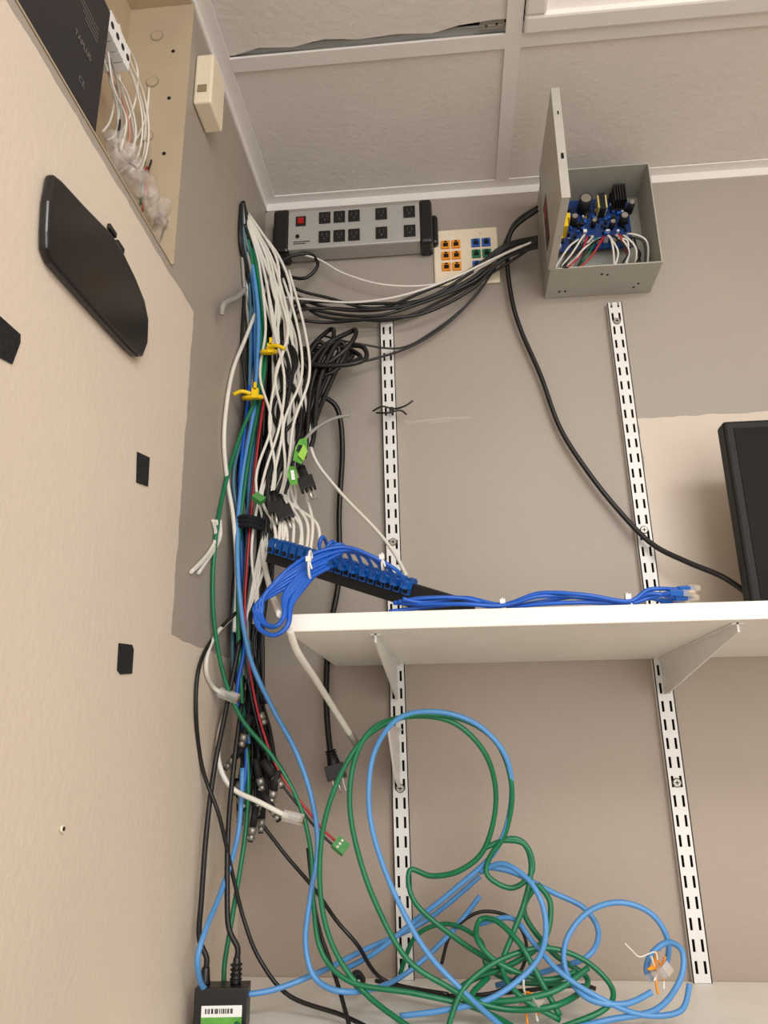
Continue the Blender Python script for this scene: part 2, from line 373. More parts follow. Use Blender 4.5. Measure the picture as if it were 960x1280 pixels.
# ---------- monitor
mo=empty('computer_monitor',(.95,-.15,ZT),'black flat-screen monitor standing on the white shelf','monitor')
b=B(); b.bb(.725,1.22,-.155,-.125,ZT+.004,1.90); b.done('casing',mat('monitor_black',(20,18,18),.55,spec=.3),parent=mo,bevel=.004)
b=B(); b.bb(.738,1.207,-.1562,-.1545,ZT+.022,1.888); b.done('screen',mat('screen_matte',(26,22,22),.6,spec=.15),parent=mo)
b=B(); b.bb(.95,1.0,-.125,-.105,ZT+.01,1.80); b.bb(.87,1.08,-.18,-.03,ZT,ZT+.008); b.done('stand',M_black,parent=mo,bevel=.002)

# ---------- alarm panel in left wall
ap=empty('alarm_panel_enclosure',(-.05,-.64,HZ0),'recessed tan steel alarm panel box with wiring exposed','electrical enclosure')
D=-.088; b=B(); y0,y1,z0,z1=HY0+.001,HY1-.001,HZ0+.001,HZ1-.001
b.bb(D,D+.002,y0,y1,z0,z1); b.bb(D+.002,.004,y1-.002,y1,z0,z1); b.bb(D+.002,.004,y0,y0+.002,z0,z1); b.bb(D+.002,.001,y0+.002,y1-.002,z0,z0+.002); b.bb(D+.002,.001,y0+.002,y1-.002,z1-.002,z1)
for z in (2.13,2.22,2.31,2.39):
    b.cyl((-.045,y1-.002,z),(-.045,y1-.0028,z),.009,2,18); b.cyl((-.045,y1-.0028,z),(-.045,y1-.0032,z),.0075,0,18); b.cyl((-.02,y1-.002,z-.03),(-.02,y1-.0028,z-.03),.0025,1,10)
b.done('body',[M_tan,M_dark,mat('knockout_edge',(150,135,112),.5)],parent=ap)
b=B(); by0,by1=-.80,-.606; b.bb(D+.003,-.018,by0,by1,z0+.003,z0+.20); b.bb(D+.006,-.022,by0+.003,by1-.003,z0+.20,z0+.206)
bat=b.done('battery',mat('battery_case',(32,30,34),.5,nscale=60),parent=ap,bevel=.002)
M_print=mat('grey_print',(110,108,106),.6)
b=B()
for i,zz in enumerate((.150,.145,.140,.135)):
    b.bb(-.018,-.0177,by1-.065+.006*i,by1-.02,z0+zz,z0+zz+.0012)
b.done('printing',M_print,parent=bat)
MT=lambda yy,zz: Matrix.Translation((-.0176,yy,zz))@Matrix(((0,0,1,0),(1,0,0,0),(0,1,0,0),(0,0,0,1)))
textmesh('lettering','CE',.010,MT(by1-.045,z0+.06),M_print,bat)
textmesh('lettering','TAPLUS',.010,MT(by1-.062,z0+.10),M_print,bat)
b=B()
for i in range(4): b.bb(-.06,-.03,-.585+.014*i,-.573+.014*i,z0+.20,z0+.23,0); b.cyl((-.03,-.579+.014*i,z0+.215),(-.0295,-.579+.014*i,z0+.215),.004,1,10)
b.done('terminal_block',[M_white,M_blackm],parent=ap)
wires=[([(148,30),(160,70),(180,120),(186,170),(176,212),(165,200),(150,185)],M_cwhite),
([(140,60),(165,95),(178,150),(172,195),(150,215),(150,215)],M_cwhite),
([(145,45),(150,100),(165,150),(168,185),(155,205)],M_cwhite),
([(140,80),(150,120),(145,165),(135,175)],M_cwhite),
([(138,70),(148,110),(152,160),(142,185)],M_cgrey),
([(135,90),(155,130),(162,170),(150,200)],mat('pink_wire',(200,140,130),.4)),
([(138,40),(160,60),(172,90),(168,130),(150,170)],M_cwhite),
([(150,60),(172,110),(184,160),(178,200),(160,215)],M_cwhite),
([(135,65),(142,110),(158,150),(150,190)],M_cwhite),
([(142,90),(160,120),(170,165),(160,200)],M_cwhite),
([(136,100),(146,130),(150,175),(165,210)],M_cwhite),
([(165,185),(190,160),(210,160),(212,190),(195,205)],M_cwhite),
([(150,150),(150,190),(180,215),(215,255),(221,262)],M_cblack),
([(180,215),(200,240),(205,280),(200,300)],M_cred),
([(183,215),(206,240),(210,280),(205,305)],M_cgreen),
([(130,75),(142,120),(138,150),(128,165)],M_cwhite)]
for i,(w,m) in enumerate(wires):
    pts=[L(u,v,-.035-.004*(i%4)) for u,v in w]
    pts=[Vector((p.x,min(p.y,y1-.006),max(p.z,z0+.006))) for p in pts]
    B().tube(pts,.0013).done('wire',m,parent=ap)
b=B()
for (u,v,r) in ((150,190,.020),(165,210,.020),(180,235,.020),(195,265,.020),(206,295,.016)):
    c=L(u,v,-.018); vs=b.sph(c,r,0,3,(.6,1,.9))
    for q in vs:
        n=noise.noise(q.co*80)+.7*noise.noise(q.co*190); q.co+= (q.co-c).normalized()*n*.014
        q.co.y=min(q.co.y,y1-.003); q.co.z=max(q.co.z,z0+.003); q.co.x=max(q.co.x,D+.004)
b.done('plastic_bag',M_bag,parent=ap)

yj=-.375; sj=B(); sj.bb(0.0005,.026,yj-.03,yj+.025,2.30,2.385); o=sj.done('surface_jack_box',M_ivory,bevel=.003,label='ivory surface-mount phone jack box beside alarm panel',cat='jack box')
B().bb(.006,.019,yj-.0312,yj-.030,2.318,2.330).done('socket',mat('socket_shadow',(150,132,105),.5),parent=o)

# ---------- black plastic piece on left wall
out=[(68,216),(78,224),(108,257),(140,290),(152,308),(170,345),(182,375),(187,400),(186,430),(180,446),(174,446),(164,437),(114,382),(68,329),(60,310),(60,288),(62,250)]
xf=.010
b=B(); pts=[L(u,v,xf) for u,v in out]; b.prism(pts,(-xf+.0004,0,0))
blk=b.done('plastic_cover',M_gloss,bevel=.004,bseg=4,label='long glossy black plastic cover stuck on the beige wall',cat='plastic cover')
for (u,v) in ((136,289),(146,309)):
    c=L(u,v,.006); B().box(c+Vector((0,.006,.005)),(.004,.016,.006)).done('tab',M_black,parent=blk,bevel=.001)

for pl,lab in (([(-14,380),(-12,386),(24,418),(24,428),(14,455),(-14,440)],'black hook-and-loop patch stuck on the beige wall near the plastic cover'),
          ([(171,565),(186,572),(184,608),(170,603)],'small black hook-and-loop patch on the beige wall'),
          ([(148,804),(164,806),(166,812),(164,842),(150,843),(146,838)],'rounded black hook-and-loop patch low on the beige wall')):
    b=B(); pp=[L(u,v,.0001) for u,v in pl]; b.prism(pp,(.0012,0,0)); b.done('velcro_patch',M_velcro,label=lab,cat='velcro patch',group='velcro patches on the wall')
c=L(76,1036,.0); B().cyl(c+Vector((.0004,0,0)),c+Vector((.0025,0,0)),.003,0,10).cyl(c+Vector((.0025,0,0)),c+Vector((.003,0,0)),.0018,1,8).done('wall_anchor',[M_ivory,M_dark],label='tiny empty screw anchor in the beige wall',cat='wall anchor')

# ---------- cables
def cable(name,pts,r,m,lab,group=None,cat='cable',seg=8):
    pp=[P(p[0],p[1],p[2],r) for p in pts]
    return B().tube(pp,r,seg=seg).done(name,m,label=lab,cat=cat,group=group)
def plug_rj(parent,u0,v0,u1,v1,y0,y1=None,m=None,name='plug'):
    a=P(u0,v0,y0);c=P(u1,v1,y0 if y1 is None else y1); T=frame(a,c-a,(0,-.8,.6)); ln=(c-a).length
    b=B(); b.box((ln*.5,0,0),(ln,.0115,.008),0,T); b.box((ln*.6,0,.005),(ln*.6,.005,.0012),0,T)
    for k in range(6): b.box((ln*.92,-.004+.0016*k,-.002),(ln*.18,.0007,.006),1,T)
    b.box((ln*.15,0,0),(ln*.35,.007,.0055),2,T)
    b.done(name,[M_clear,M_gold,m or M_cwhite],parent=parent,label='clear modular plug')
def jit(base,w,yj,vend=None,wob=4,vtop=250):
    o=rr(w); o2=rr(w); oy=rr(yj); res=[]; n=len(base)
    for i,(u,v,y) in enumerate(base):
        if vend and v>vend: break
        k=min(1,max(0,(v-vtop)/120)) 
        oo=o*(1-i/n)+o2*(i/n)
        res.append((u+oo*k+rr(wob)*k,v+rr(6)*min(1,k*3),y+oy*k+rr(.006)*k))
    return res
baseB=[(304,252,-.10),(312,290,-.09),(330,345,-.07),(342,420,-.07),(342,500,-.08),(336,580,-.09),(328,650,-.09),(320,720,-.10),(314,800,-.10),(316,870,-.10),(322,930,-.10),(326,985,-.10)]
for i in range(16):
    cable('coaxial_cable',jit(baseB,22,.018,vend=random.choice([None,None,940,870]),wob=6),.0032,M_cblack,'black cable hanging in the corner bundle','black cables of the corner bundle')
baseL=[(302,255,-.13),(306,300,-.12),(316,360,-.11),(318,430,-.11),(314,520,-.12),(304,600,-.12),(308,680,-.12),(302,760,-.12),(300,850,-.13),(304,930,-.13)]
for i,m in enumerate([M_cteal,M_cblack,M_clblue,M_cblack,M_cgrey,M_cteal,M_cblack,M_cblack,M_cwhite,M_cgrey,M_cblack]):
    cable('coaxial_cable' if m is M_cblack else 'network_cable',jit(baseL,11,.010,vend=random.choice([700,860,940]),wob=6),.0028,m,
      {M_cteal:'grey-blue network cable in the corner bundle',M_cblack:'black cable hanging in the corner bundle',M_clblue:'light blue network cable in the corner bundle',M_cgrey:'grey network cable in the corner bundle',M_cwhite:'white network cable in the corner bundle'}[m],
      'black cables of the corner bundle' if m is M_cblack else None)
ends=[346,352,360,374,383,398,349,366,378,356,388]
for i,e in enumerate(ends):
    s=328+i*2.6
    cable('network_cable',[(306+i*.5,270+rr(4),-.115),(s-8+rr(3),320,-.12),(s+6+rr(6),370,-.12),(s+14+rr(12),430,-.115),(s+20+rr(12),500,-.12),(s+18+rr(13),565,-.135),(s+12+rr(9)+(e-360)*.3,620,-.155),(e+rr(4),655,-.18),(e-1,684+(e-346)*.25,-.20)],.0024,M_cwhite,'white network cable hanging into the patch panel','white network cables of the patch panel')
for i in range(7):
    cable('coaxial_cable',[(306+rr(3),280,-.10),(320+rr(8),335,-.095),(342+rr(14),390,-.10),(356+rr(16),450,-.12),(358+rr(18),510,-.13),(350+rr(18),570,-.145),(340+rr(12),640,-.155),(332+rr(12),720,-.14),(322+rr(12),800,-.12),(324+rr(10),880,-.12)],.0029,M_cblack,'black cable crossing over the white cables in the bundle','black cables of the corner bundle')
for i in range(6):
    s=338+i*7
    cable('network_cable',[(s-12,345+rr(8),-.115),(s+rr(10),410,-.13),(s+rr(15),470,-.135),(s-6+rr(15),530,-.15),(s-16+rr(12),600,-.155),(328+rr(14),690,-.15),(316+rr(14),780,-.14)],.0022,M_cwhite,'thin white cable winding across the bundle front','white cables winding in the bundle')
cable('network_cable',[(352,380,-.10),(372,450,-.11),(385,520,-.12),(392,570,-.13),(425,615,-.15),(468,660,-.19),(492,690,-.22),(508,720,-.25)],.0025,M_cwhite,'white network cable swooping out to the patch panel','white network cables of the patch panel')
cable('network_cable',[(345,330,-.10),(324,380,-.11),(306,425,-.13),(292,460,-.15),(284,500,-.16),(280,550,-.16),(284,600,-.16),(292,650,-.16),(296,720,-.15),(293,790,-.15)],.0032,M_cwhite,'white cable bowing out to the wall side of the bundle')
cable('network_cable',[(338,330,-.09),(350,400,-.08),(350,470,-.11),(342,540,-.13),(336,620,-.14),(328,680,-.15),(336,730,-.18),(350,768,-.385)],.004,M_cwhite,'thick white cable running down beside the shelf end')
cable('network_cable',[(376,318,-.03),(400,325,-.03),(430,342,-.03),(480,356,-.03),(540,356,-.03),(590,340,-.04),(630,318,-.05),(664,303,-.07)],.002,M_cwhite,'thin white cable sagging across the wall')
cable('network_cable',[(355,372,-.055),(380,374,-.055),(440,378,-.055),(500,370,-.055),(560,350,-.055),(620,322,-.055),(668,300,-.06)],.0020,M_cwhite,'white cable running among black cords to the enclosure')
o=cable('coaxial_cable',[(362,787,-.385),(372,815,-.35),(395,850,-.27),(420,890,-.18),(436,915,-.14),(444,927,-.12)],.0042,M_cwhite,'white cable with cut metal end hanging under the shelf')
a=P(437,917,-.138);c=P(448,933,-.11); B().cyl(a,c,.0052,0,14).cyl(c,c+(c-a)*.1,.003,1,10).done('connector',[M_bnc,M_dark],parent=o,label='metal cable end')
cable('network_cable',[(372,560,-.14),(392,538,-.14),(415,524,-.14),(437,519,-.14)],.0026,M_cgrey,'short pale cable tail poking out of the bundle')
o=cable('network_cable',[(292,770,-.14),(272,790,-.16),(260,815,-.17),(258,840,-.18),(266,858,-.18),(278,867,-.18)],.003,M_cwhite,'white network cable tail ending in a modular plug')
plug_rj(o,274,865,298,874,-.18)
o=cable('network_cable',[(285,880,-.14),(274,920,-.16),(274,955,-.17),(290,985,-.17),(325,1003,-.17),(358,1020,-.17)],.0034,M_cwhite,'white network cable tail with modular plug at the end')
plug_rj(o,354,1019,379,1025,-.17)
for k,(dx,dy) in enumerate(((0,0),(5,4),(-4,3))):
    cable('network_cable',[(270+dx,650,-.16),(272+dx*.6,672,-.17),(262+dx*.5,692,-.18),(243+dx,712+dy,-.19)],.0026,M_cwhite,'cut white cable tail twisted with tape by the wall','cut white cable tails')
cable('network_cable',[(308,290,-.12),(320,360,-.12),(327,430,-.125),(324,485,-.135),(302,540,-.15),(283,600,-.17),(270,670,-.18),(266,750,-.19),(276,830,-.19),(300,895,-.17),(340,945,-.15),(372,1000,-.15),(388,1060,-.16),(392,1130,-.18),(402,1190,-.19),(440,1228,-.2),(520,1242,-.2),(600,1262,-.2),(660,1295,-.2)],.0032,M_cgreen,'green network cable trailing from bundle to lower shelf','green network cables')
cable('network_cable',[(312,290,-.12),(326,370,-.12),(332,440,-.125),(325,500,-.13),(310,580,-.14),(300,660,-.15),(297,740,-.15),(300,830,-.15),(304,900,-.14),(310,960,-.14),(308,1030,-.14),(298,1100,-.16),(288,1160,-.17),(280,1215,-.18),(285,1260,-.2),(310,1300,-.2)],.0032,M_cgreen,'green network cable hanging straight down the corner','green network cables')
cable('network_cable',[(310,300,-.125),(322,380,-.125),(322,450,-.13),(316,520,-.13),(304,590,-.14),(297,660,-.155),(299,740,-.165),(312,820,-.165),(338,880,-.155),(370,940,-.15),(390,1000,-.15),(397,1060,-.16),(388,1120,-.18),(382,1180,-.19),(396,1225,-.2),(440,1240,-.2),(500,1222,-.12),(560,1170,-.1),(600,1120,-.1)],.0034,M_clblue,'light blue network cable trailing from bundle to lower shelf','light blue network cables')
cable('network_cable',[(318,380,-.1),(312,480,-.12),(300,600,-.14),(302,700,-.14),(306,800,-.15),(296,870,-.15),(308,940,-.14),(302,1000,-.15)],.003,M_cblue,'blue cable woven through the corner bundle')
rb=[(330,500,-.14),(322,560,-.15),(316,620,-.15),(310,690,-.15),(306,760,-.15),(310,820,-.15),(320,880,-.15),(334,930,-.15),(352,970,-.15),(378,1005,-.15),(402,1035,-.15),(420,1052,-.15)]
cable('alarm_wire',rb,.0017,M_cred,'thin red wire ending at a green terminal plug')
o=cable('alarm_wire',[(u-3,v+5,y) for u,v,y in rb],.0017,M_cblack,'thin black wire ending at a green terminal plug')
a=P(418,1051,-.15); T=frame(a,P(438,1068,-.15)-a,(0,-.8,.6)); b=B(); b.box((.010,0,0),(.018,.016,.009),0,T)
for k in range(3): b.cyl((.008,-.005+.005*k,.0045),(.008,-.005+.005*k,.0052),.0018,1,8,M=T)
b.done('terminal_plug',[M_green,M_metal],parent=o,label='green screw terminal plug')
a=P(318,620,-.18); T=frame(a,P(334,630,-.18)-a,(0,-.8,.6)); b=B(); b.box((.008,0,0),(.016,.012,.009),0,T)
for k in range(3): b.cyl((.008,-.004+.004*k,.0045),(.008,-.004+.004*k,.0052),.0014,1,8,M=T)
b.done('terminal_connector',[M_green,M_metal],label='small green screw terminal in the cable bundle',cat='terminal connector')
PC='power_cable'
cable(PC,[(296,765,-.15),(272,790,-.17),(250,830,-.2),(245,890,-.21),(253,960,-.21),(274,1020,-.2),(290,1090,-.18),(305,1150,-.17),(325,1200,-.18),(362,1245,-.18),(430,1270,-.2),(490,1300,-.2)],.0026,M_cblack,'thin black cord looping down the corner to the shelf')
cable('coaxial_cable',[(300,930,-.12),(318,1010,-.12),(350,1060,-.12),(392,1110,-.13),(420,1150,-.15),(446,1180,-.15),(480,1225,-.12),(560,1243,-.15)],.0026,M_cblack,'thin black cable lying down towards the shelf')
cable('coaxial_cable',[(385,1060,-.15),(392,1125,-.15),(400,1165,-.17),(412,1200,-.18),(425,1240,-.2),(440,1295,-.2)],.0026,M_cblack,'thin black cable with printed jacket on the shelf')
g='black cords running to the enclosure'
dvs=[-8,-3,0,5,10,17]
for k in range(6):
    dv=dvs[k]; e=lambda a: rr(a)
    st=[(350+k*4,590+rr(30),-.10),(362+k*3,520,-.10),(368+k*2+rr(4),460,-.09),(362+k*2,410,-.08),(374,384+dv,-.06)] if k%2 else [(338,318+dv,-.06),(352,345+dv,-.055),(368,368+dv,-.05)]
    cable(PC,st+[(410,384+dv+e(4),-.04),(470,387+dv*.9+e(6),-.03-.003*k),(530,374+dv*.8+e(6),-.035),(590,345+dv*.7+e(5),-.04),(630,314+dv*.6+e(3),-.045),(672,300+dv*.5,-.07)],.0029,M_cblack,'black cord sagging along the wall to the enclosure',g)
cable(PC,[(672,262,-.07),(640,288,-.05),(634,325,-.03),(640,375,-.02),(652,415,-.016),(676,470,-.015),(700,535,-.015),(735,590,-.018),(775,640,-.02),(815,680,-.03),(860,703,-.05),(905,722,-.07),(945,750,-.08)],.0042,M_cblack,'thick black power cord draped across the wall behind the monitor')
cable(PC,[(672,258,-.06),(645,276,-.05),(632,300,-.04),(612,345,-.03),(570,395,-.02),(520,430,-.02),(470,448,-.03),(430,456,-.04)],.0022,M_cblack,'thin black cord drooping across the wall','thin drooping cords')
cable(PC,[(622,330,-.03),(590,375,-.02),(540,415,-.02),(500,435,-.02),(450,430,-.04),(405,420,-.05)],.0018,M_cblack,'thin black cord drooping across the wall','thin drooping cords')
cable(PC,[(336,312,-.03),(352,340,-.03),(380,348,-.03),(397,332,-.03),(388,318,-.03),(365,320,-.04),(345,330,-.05)],.0032,M_cblack,'black cord loop hanging from the power strip')
cable(PC,[(370,372,-.05),(400,395,-.03),(450,400,-.02),(500,398,-.018),(560,372,-.018),(625,335,-.03),(670,306,-.06)],.0026,M_cblack,'black cord sagging low along the wall')
# loose folded hank of power cords
for k in range(6):
    pts=[(350+4*k,590+rr(14),-.13),(360+3.5*k,530,-.12),(372+3.5*k,480,-.105)]
    cx,cy=406+rr(12),446+rr(10); ra=24+4*k+rr(5); rb2=9+3*(k%4)+rr(2); th=math.radians(-34+rr(34))
    for i in range(12):
        a=math.radians(150+40*i); x=ra*math.cos(a)*(1+.18*math.sin(2*a+k)); y=rb2*math.sin(a)*(1+.2*math.cos(a+k))
        pts.append((cx+x*math.cos(th)-y*math.sin(th)+rr(3),cy+x*math.sin(th)+y*math.cos(th)+rr(3),-.045-.012*k-.014*math.sin(a)))
    cable(PC,pts,.0040,M_cblack,'black power cord looped in a loose hank beside the bundle','coiled black power cords')
for k in range(4):
    x=372+9*k
    cable(PC,[(x-10,600-14*k,-.13),(x-6,540,-.125),(x-2,490,-.115),(x+8,455,-.11),(x+24,428+rr(6),-.10),(x+34,434+rr(5),-.09),(x+22,462,-.09),(x+6,505+rr(12),-.10),(x-4,560-12*k,-.115)],.0040,M_cblack,'black power cord folded over and hanging','folded black power cords')
co=cable(PC,[(380,478,-.05),(402,494,-.04),(422,512,-.03),(428,560,-.02),(424,640,-.02),(424,720,-.02),(412,790,-.018),(408,850,-.02),(409,900,-.03),(413,940,-.04)],.0046,M_cblack,'black power cord hanging behind shelf end with moulded plug')
def pwrplug(parent,u0,v0,u1,v1,y,sc=1):
    a=P(u0,v0,y); c=P(u1,v1,y-.005); T=frame(a,c-a,(0,-.9,.3)); ln=(c-a).length
    b=B(); b.cyl((0,0,0),(ln*.45,0,0),.005*sc,0,14,r2=.009*sc,M=T); b.box((ln*.62,0,0),(ln*.4,.024*sc,.018*sc),0,T)
    for k in range(4): b.cyl((ln*.06*k*1.2,0,0),(ln*(.06*k*1.2+.03),0,0),.0075*sc,0,12,M=T)
    b.done('plug',M_black,parent=parent,bevel=.002)
    b=B(); b.box((ln*.82+.009,-.0065*sc,0),(.018,.0015,.006),0,T); b.box((ln*.82+.009,.0065*sc,0),(.018,.0015,.006),0,T); b.cyl((ln*.8,0,.006*sc),(ln*.82+.02,0,.006*sc),.0022,0,10,M=T)
    b.done('prong',M_metal,parent=parent)
pwrplug(co,413,938,424,982,-.05,1.15)
for (pts,a4,lab) in (([(372,530,-.13),(374,570,-.15),(377,590,-.16)],(376,584,388,618,-.175,.95),'short black cord with two-prong plug in the bundle'),
        ([(350,560,-.12),(346,600,-.14),(348,625,-.155)],(347,620,362,656,-.175,.95),'black cord with three-prong plug in the bundle'),
        ([(356,540,-.12),(350,585,-.14),(340,620,-.155)],(342,615,346,648,-.175,.85),'black cord with plug tucked beside the patch panel')):
    o=cable(PC,pts,.0038,M_cblack,lab); pwrplug(o,*a4[:4],a4[4],a4[5])
def tie(u,v,y,m,lab,ang=0.3,r=.011,tail=22,tr=.0026):
    c=P(u,v,y); b=B(); pts=[]
    for i in range(13):
        a=2*math.pi*i/12; pts.append(c+Vector((math.cos(a)*r,math.sin(a)*r*.8,math.sin(a)*ang*r)))
    b.tube(pts,tr,seg=6,sub=3)
    q=P(u+tail,v-4,y-.02); b.tube([c+Vector((0,-r,0)),(c+q)/2+Vector((0,-.01,.003)),q],tr*.9,seg=6)
    b.box(c+Vector((r*.5,-r*.8-.002,0)),(.010,.006,.016)); b.box(c+Vector((r*.5,-r*.8-.003,.012)),(.004,.004,.012))
    b.done('cable_tie',m,label=lab,cat='cable tie',group=None)
tie(316,497,-.15,M_yel,'yellow twist tie around the cable bundle',tail=-24,r=.014,tr=.0036)
tie(336,440,-.14,M_yel,'bright yellow tie wrapped on upper cable bundle',tail=20,tr=.0036)
c=P(317,658,-.14); b=B()
for k in range(3):
    pts=[c+Vector((math.cos(2*math.pi*i/14)*(.019+.001*k),math.sin(2*math.pi*i/14)*.028,-.006+.006*k+math.cos(2*math.pi*i/14)*-.004)) for i in range(15)]
    b.tube(pts,.0038,seg=6,sub=3)
b.done('velcro_strap',M_velcro,label='black hook-and-loop strap wrapped around the cable bundle',cat='cable strap')
b=B(); a=P(376,566,-.20); T=frame(a,P(385,538,-.195)-a,(0,-1,.1))
b.prism([T@Vector(p) for p in ((-.018,-.006,0),(-.004,-.010,.003),(.010,-.007,0),(.024,-.003,.004),(.020,.007,.002),(.004,.009,.004),(-.014,.008,0))],(0,-.0006,0),0)
b.prism([T@Vector(p) for p in ((-.014,-.009,.004),(.002,-.011,.006),(.010,-.003,.008),(-.008,.001,.006))],(0,-.0006,0),1)
b.box((.004,.002,.0062),(.010,.006,.0004),2,T)
b.done('cord_tag',[M_lgreen,mat('yellow_green_print',(150,205,70),.5),M_blackm],label='bright green printed tag folded on a cord',cat='cord tag')
b=B(); a=P(366,596,-.19); T=frame(a,P(362,568,-.185)-a,(0,-1,.1))
b.prism([T@Vector(p) for p in ((-.014,-.006,0),(.014,-.007,.002),(.018,.003,.001),(.002,.007,.004),(-.013,.005,0))],(0,-.0006,0),0); b.box((.0,-.001,.005),(.016,.005,.0004),1,T)
b.done('cord_tag',[M_lgreen,M_white],label='green and white printed tag on a cord',cat='cord tag')
b=B(); b.tube([L(306,362,.01),L(296,372,.012),L(280,380,.014),L(277,394,.012)],.0042); b.done('flexible_conduit',M_cgrey,label='short grey flexible conduit end by the wall corner',cat='conduit')
spots=[(318,905,330,930),(326,930,340,955),(300,938,290,958),(335,960,350,985),(312,985,300,1012),(326,990,322,1020),(318,1020,318,1045),(334,1000,345,1018),(300,1000,306,1025),(342,950,352,968),(322,960,318,985),(309,905,312,925),(334,975,330,1000),(296,985,302,1008),(320,880,330,898),(345,975,338,998),(328,1010,332,1032),(306,965,298,985)]
for i,(u0,v0,u1,v1) in enumerate(spots):
    y=-.12-.012*(i%4); a=P(u0,v0,y,.008); c=P(u1,v1,y-.001,.008); d=((c-a)+Vector((rr(.01),rr(.006),0))).normalized(); ln=max((c-a).length,.030)
    up=P(u0+(315-u0)*.6,v0-75,-.11,.004)
    b=B(); b.tube([up,(up+a)/2+Vector((.003,0,.002)),a+d*.004],.003)
    o=b.done('coaxial_pigtail',M_cblack,label='black coaxial lead with metal twist-lock connector',cat='cable',group='coaxial leads with connectors')
    b=B(); b.cyl(a-d*.012,a+d*ln*.45,.0050,1,12); b.cyl(a+d*ln*.45,a+d*ln*.75,.0055,0,16); b.cyl(a+d*ln*.75,a+d*ln,.0044,0,14); b.cyl(a+d*ln*.99,a+d*(ln+.002),.0034,1,12)
    n=d.orthogonal().normalized(); b.cyl(a+d*ln*.9-n*.006,a+d*ln*.9+n*.006,.0011,0,8)
    b.done('connector',[M_bnc,M_blackm],parent=o,label='silver bayonet connector')

# ---------- patch panel
A=P(336,684,-.19); C=P(592,762,-.30); T=frame(A,C-A,(0,-.25,1)); ln=(C-A).length
b=B(); b.box((ln*.5,0,-.006),(ln,.003,.030),0,T); b.box((ln*.5,.012,-.020),(ln,.024,.0025),0,T); b.box((ln*.5,.010,.0055),(ln,.018,.0025),0,T)
b.box((ln*.985,-.003,-.004),(.012,.01,.02),0,T)
pp=b.done('patch_panel',M_blackm,bevel=.0008,label='black mini patch panel with blue jacks propped on shelf',cat='patch panel')
M_blue2=mat('jack_blue',(18,84,160),.45)
for i in range(18):
    t=.012+.0405*i
    b=B(); c=Vector((ln*t+.005,-.002,.0)); b.box(c,(.0095,.012,.012),0,T); b.box(c+Vector((0,.004,.009)),(.0085,.020,.006),0,T); b.box(c+Vector((0,-.0063,-.001)),(.0065,.0006,.006),1,T)
    for q in (-.003,0,.003): b.box(c+Vector((q,.004,.0130)),(.0012,.016,.003),0,T)
    b.done('jack',[M_blue2,M_dark],parent=pp,label='blue keystone jack')
for k in range(8):
    sx=508-k*13; sy=731-k*3.8
    o1=k/7.0; o2=((k*3)%8)/7.0; o3=((k*5+2)%8)/7.0   # strand rank drifts smoothly between stations
    def off(s): # s 0..1 along the cord
        return (o1*(1-2*s)+o2*2*s) if s<.5 else (o2*(2-2*s)+o3*(2*s-1))
    pts=[(sx,sy,-.29+.006*k),(sx-12,sy-18-2*k,-.31),
      (462-k*9,694-off(.2)*14,-.32),(430-k*4,684+off(.25)*16,-.335),
      (392,692+off(.35)*26,-.35-.006*off(.6)),(360-off(.4)*10,712+off(.4)*28,-.37),
      (335-off(.5)*12,738+off(.5)*16,-.38-.006*off(.2)),(320-off(.6)*6+o1*10,764,-.385),
      (322+off(.7)*14,786-off(.7)*8,-.39),(342+off(.75)*4,797-off(.75)*20,-.392-.004*o2),
      (361-off(.8)*8,784-off(.8)*20,-.39),(366-off(.9)*12,756-off(.9)*14,-.38),(384-off(1)*8,730-off(1)*12,-.365),(412-k*2,712-off(1)*10,-.345)]
    o=cable('patch_cable',pts,.0025,M_cblue,'blue patch cord looped from the patch panel','blue patch cords')
    qq=P(sx,sy,-.285+.006*k); B().box((0,0,0),(.009,.014,.009),0,frame(qq,C-A,(0,-.25,1))).done('boot',M_blue,parent=o)
for k in range(4):
    dy=-.004*(k%2); ph=k*1.9
    us=[486+k*6,530,580,628,675,730,784,812,830+k*7]
    pw=[]
    for j,u in enumerate(us):
        amp=1 if abs(u-628)>20 and abs(u-784)>20 else .2
        base=P(u,757,-.345); z=ZT+.003+.0026*k*amp+ (.008*abs(math.sin(ph+j*.7))*amp)
        y=-.344+dy*2+.008*math.sin(ph+j)*amp
        pw.append(Vector((base.x,y,z)))
    o=B().tube(pw,.0025).done('patch_cable',M_cblue,label='blue patch cord bundled along the shelf edge',cat='cable',group='blue patch cords on the shelf')
    e=pw[-1]; T2=frame(e,(1,-.25+.2*k,.10*(k-1.6)),(0,-.5,1)); b=B(); b.box((.006,0,0),(.014,.006,.006),0,T2); b.box((.019,0,0),(.013,.008,.0055),1,T2); b.box((.014,0,0),(.010,.005,.004),0,T2)
    for q in range(4): b.box((.022,-.003+.002*q,0),(.006,.0008,.004),2,T2)
    b.done('plug',[M_blue,M_clear,M_gold],parent=o,bevel=.0005)
def ziptie(u,v,y,rr_=.013):
    c=P(u,v,y); b=B(); pts=[c+Vector((0,math.cos(2*math.pi*i/12)*rr_*.7,math.sin(2*math.pi*i/12)*rr_)) for i in range(13)]
    b.tube(pts,.0016,seg=6,sub=3); b.box(c+Vector((0,-rr_*.7,.004)),(.006,.005,.006)); b.tube([c+Vector((0,-rr_*.7,.004)),c+Vector((.004,-rr_*.8,-.008))],.0012,seg=6)
    b.done('cable_tie',M_nylon,label='white nylon zip tie around blue cords',cat='cable tie',group='white zip ties')
ziptie(388,706,-.362,.016); ziptie(478,702,-.31,.010); ziptie(628,758,-.345,.009); ziptie(784,752,-.345,.009)

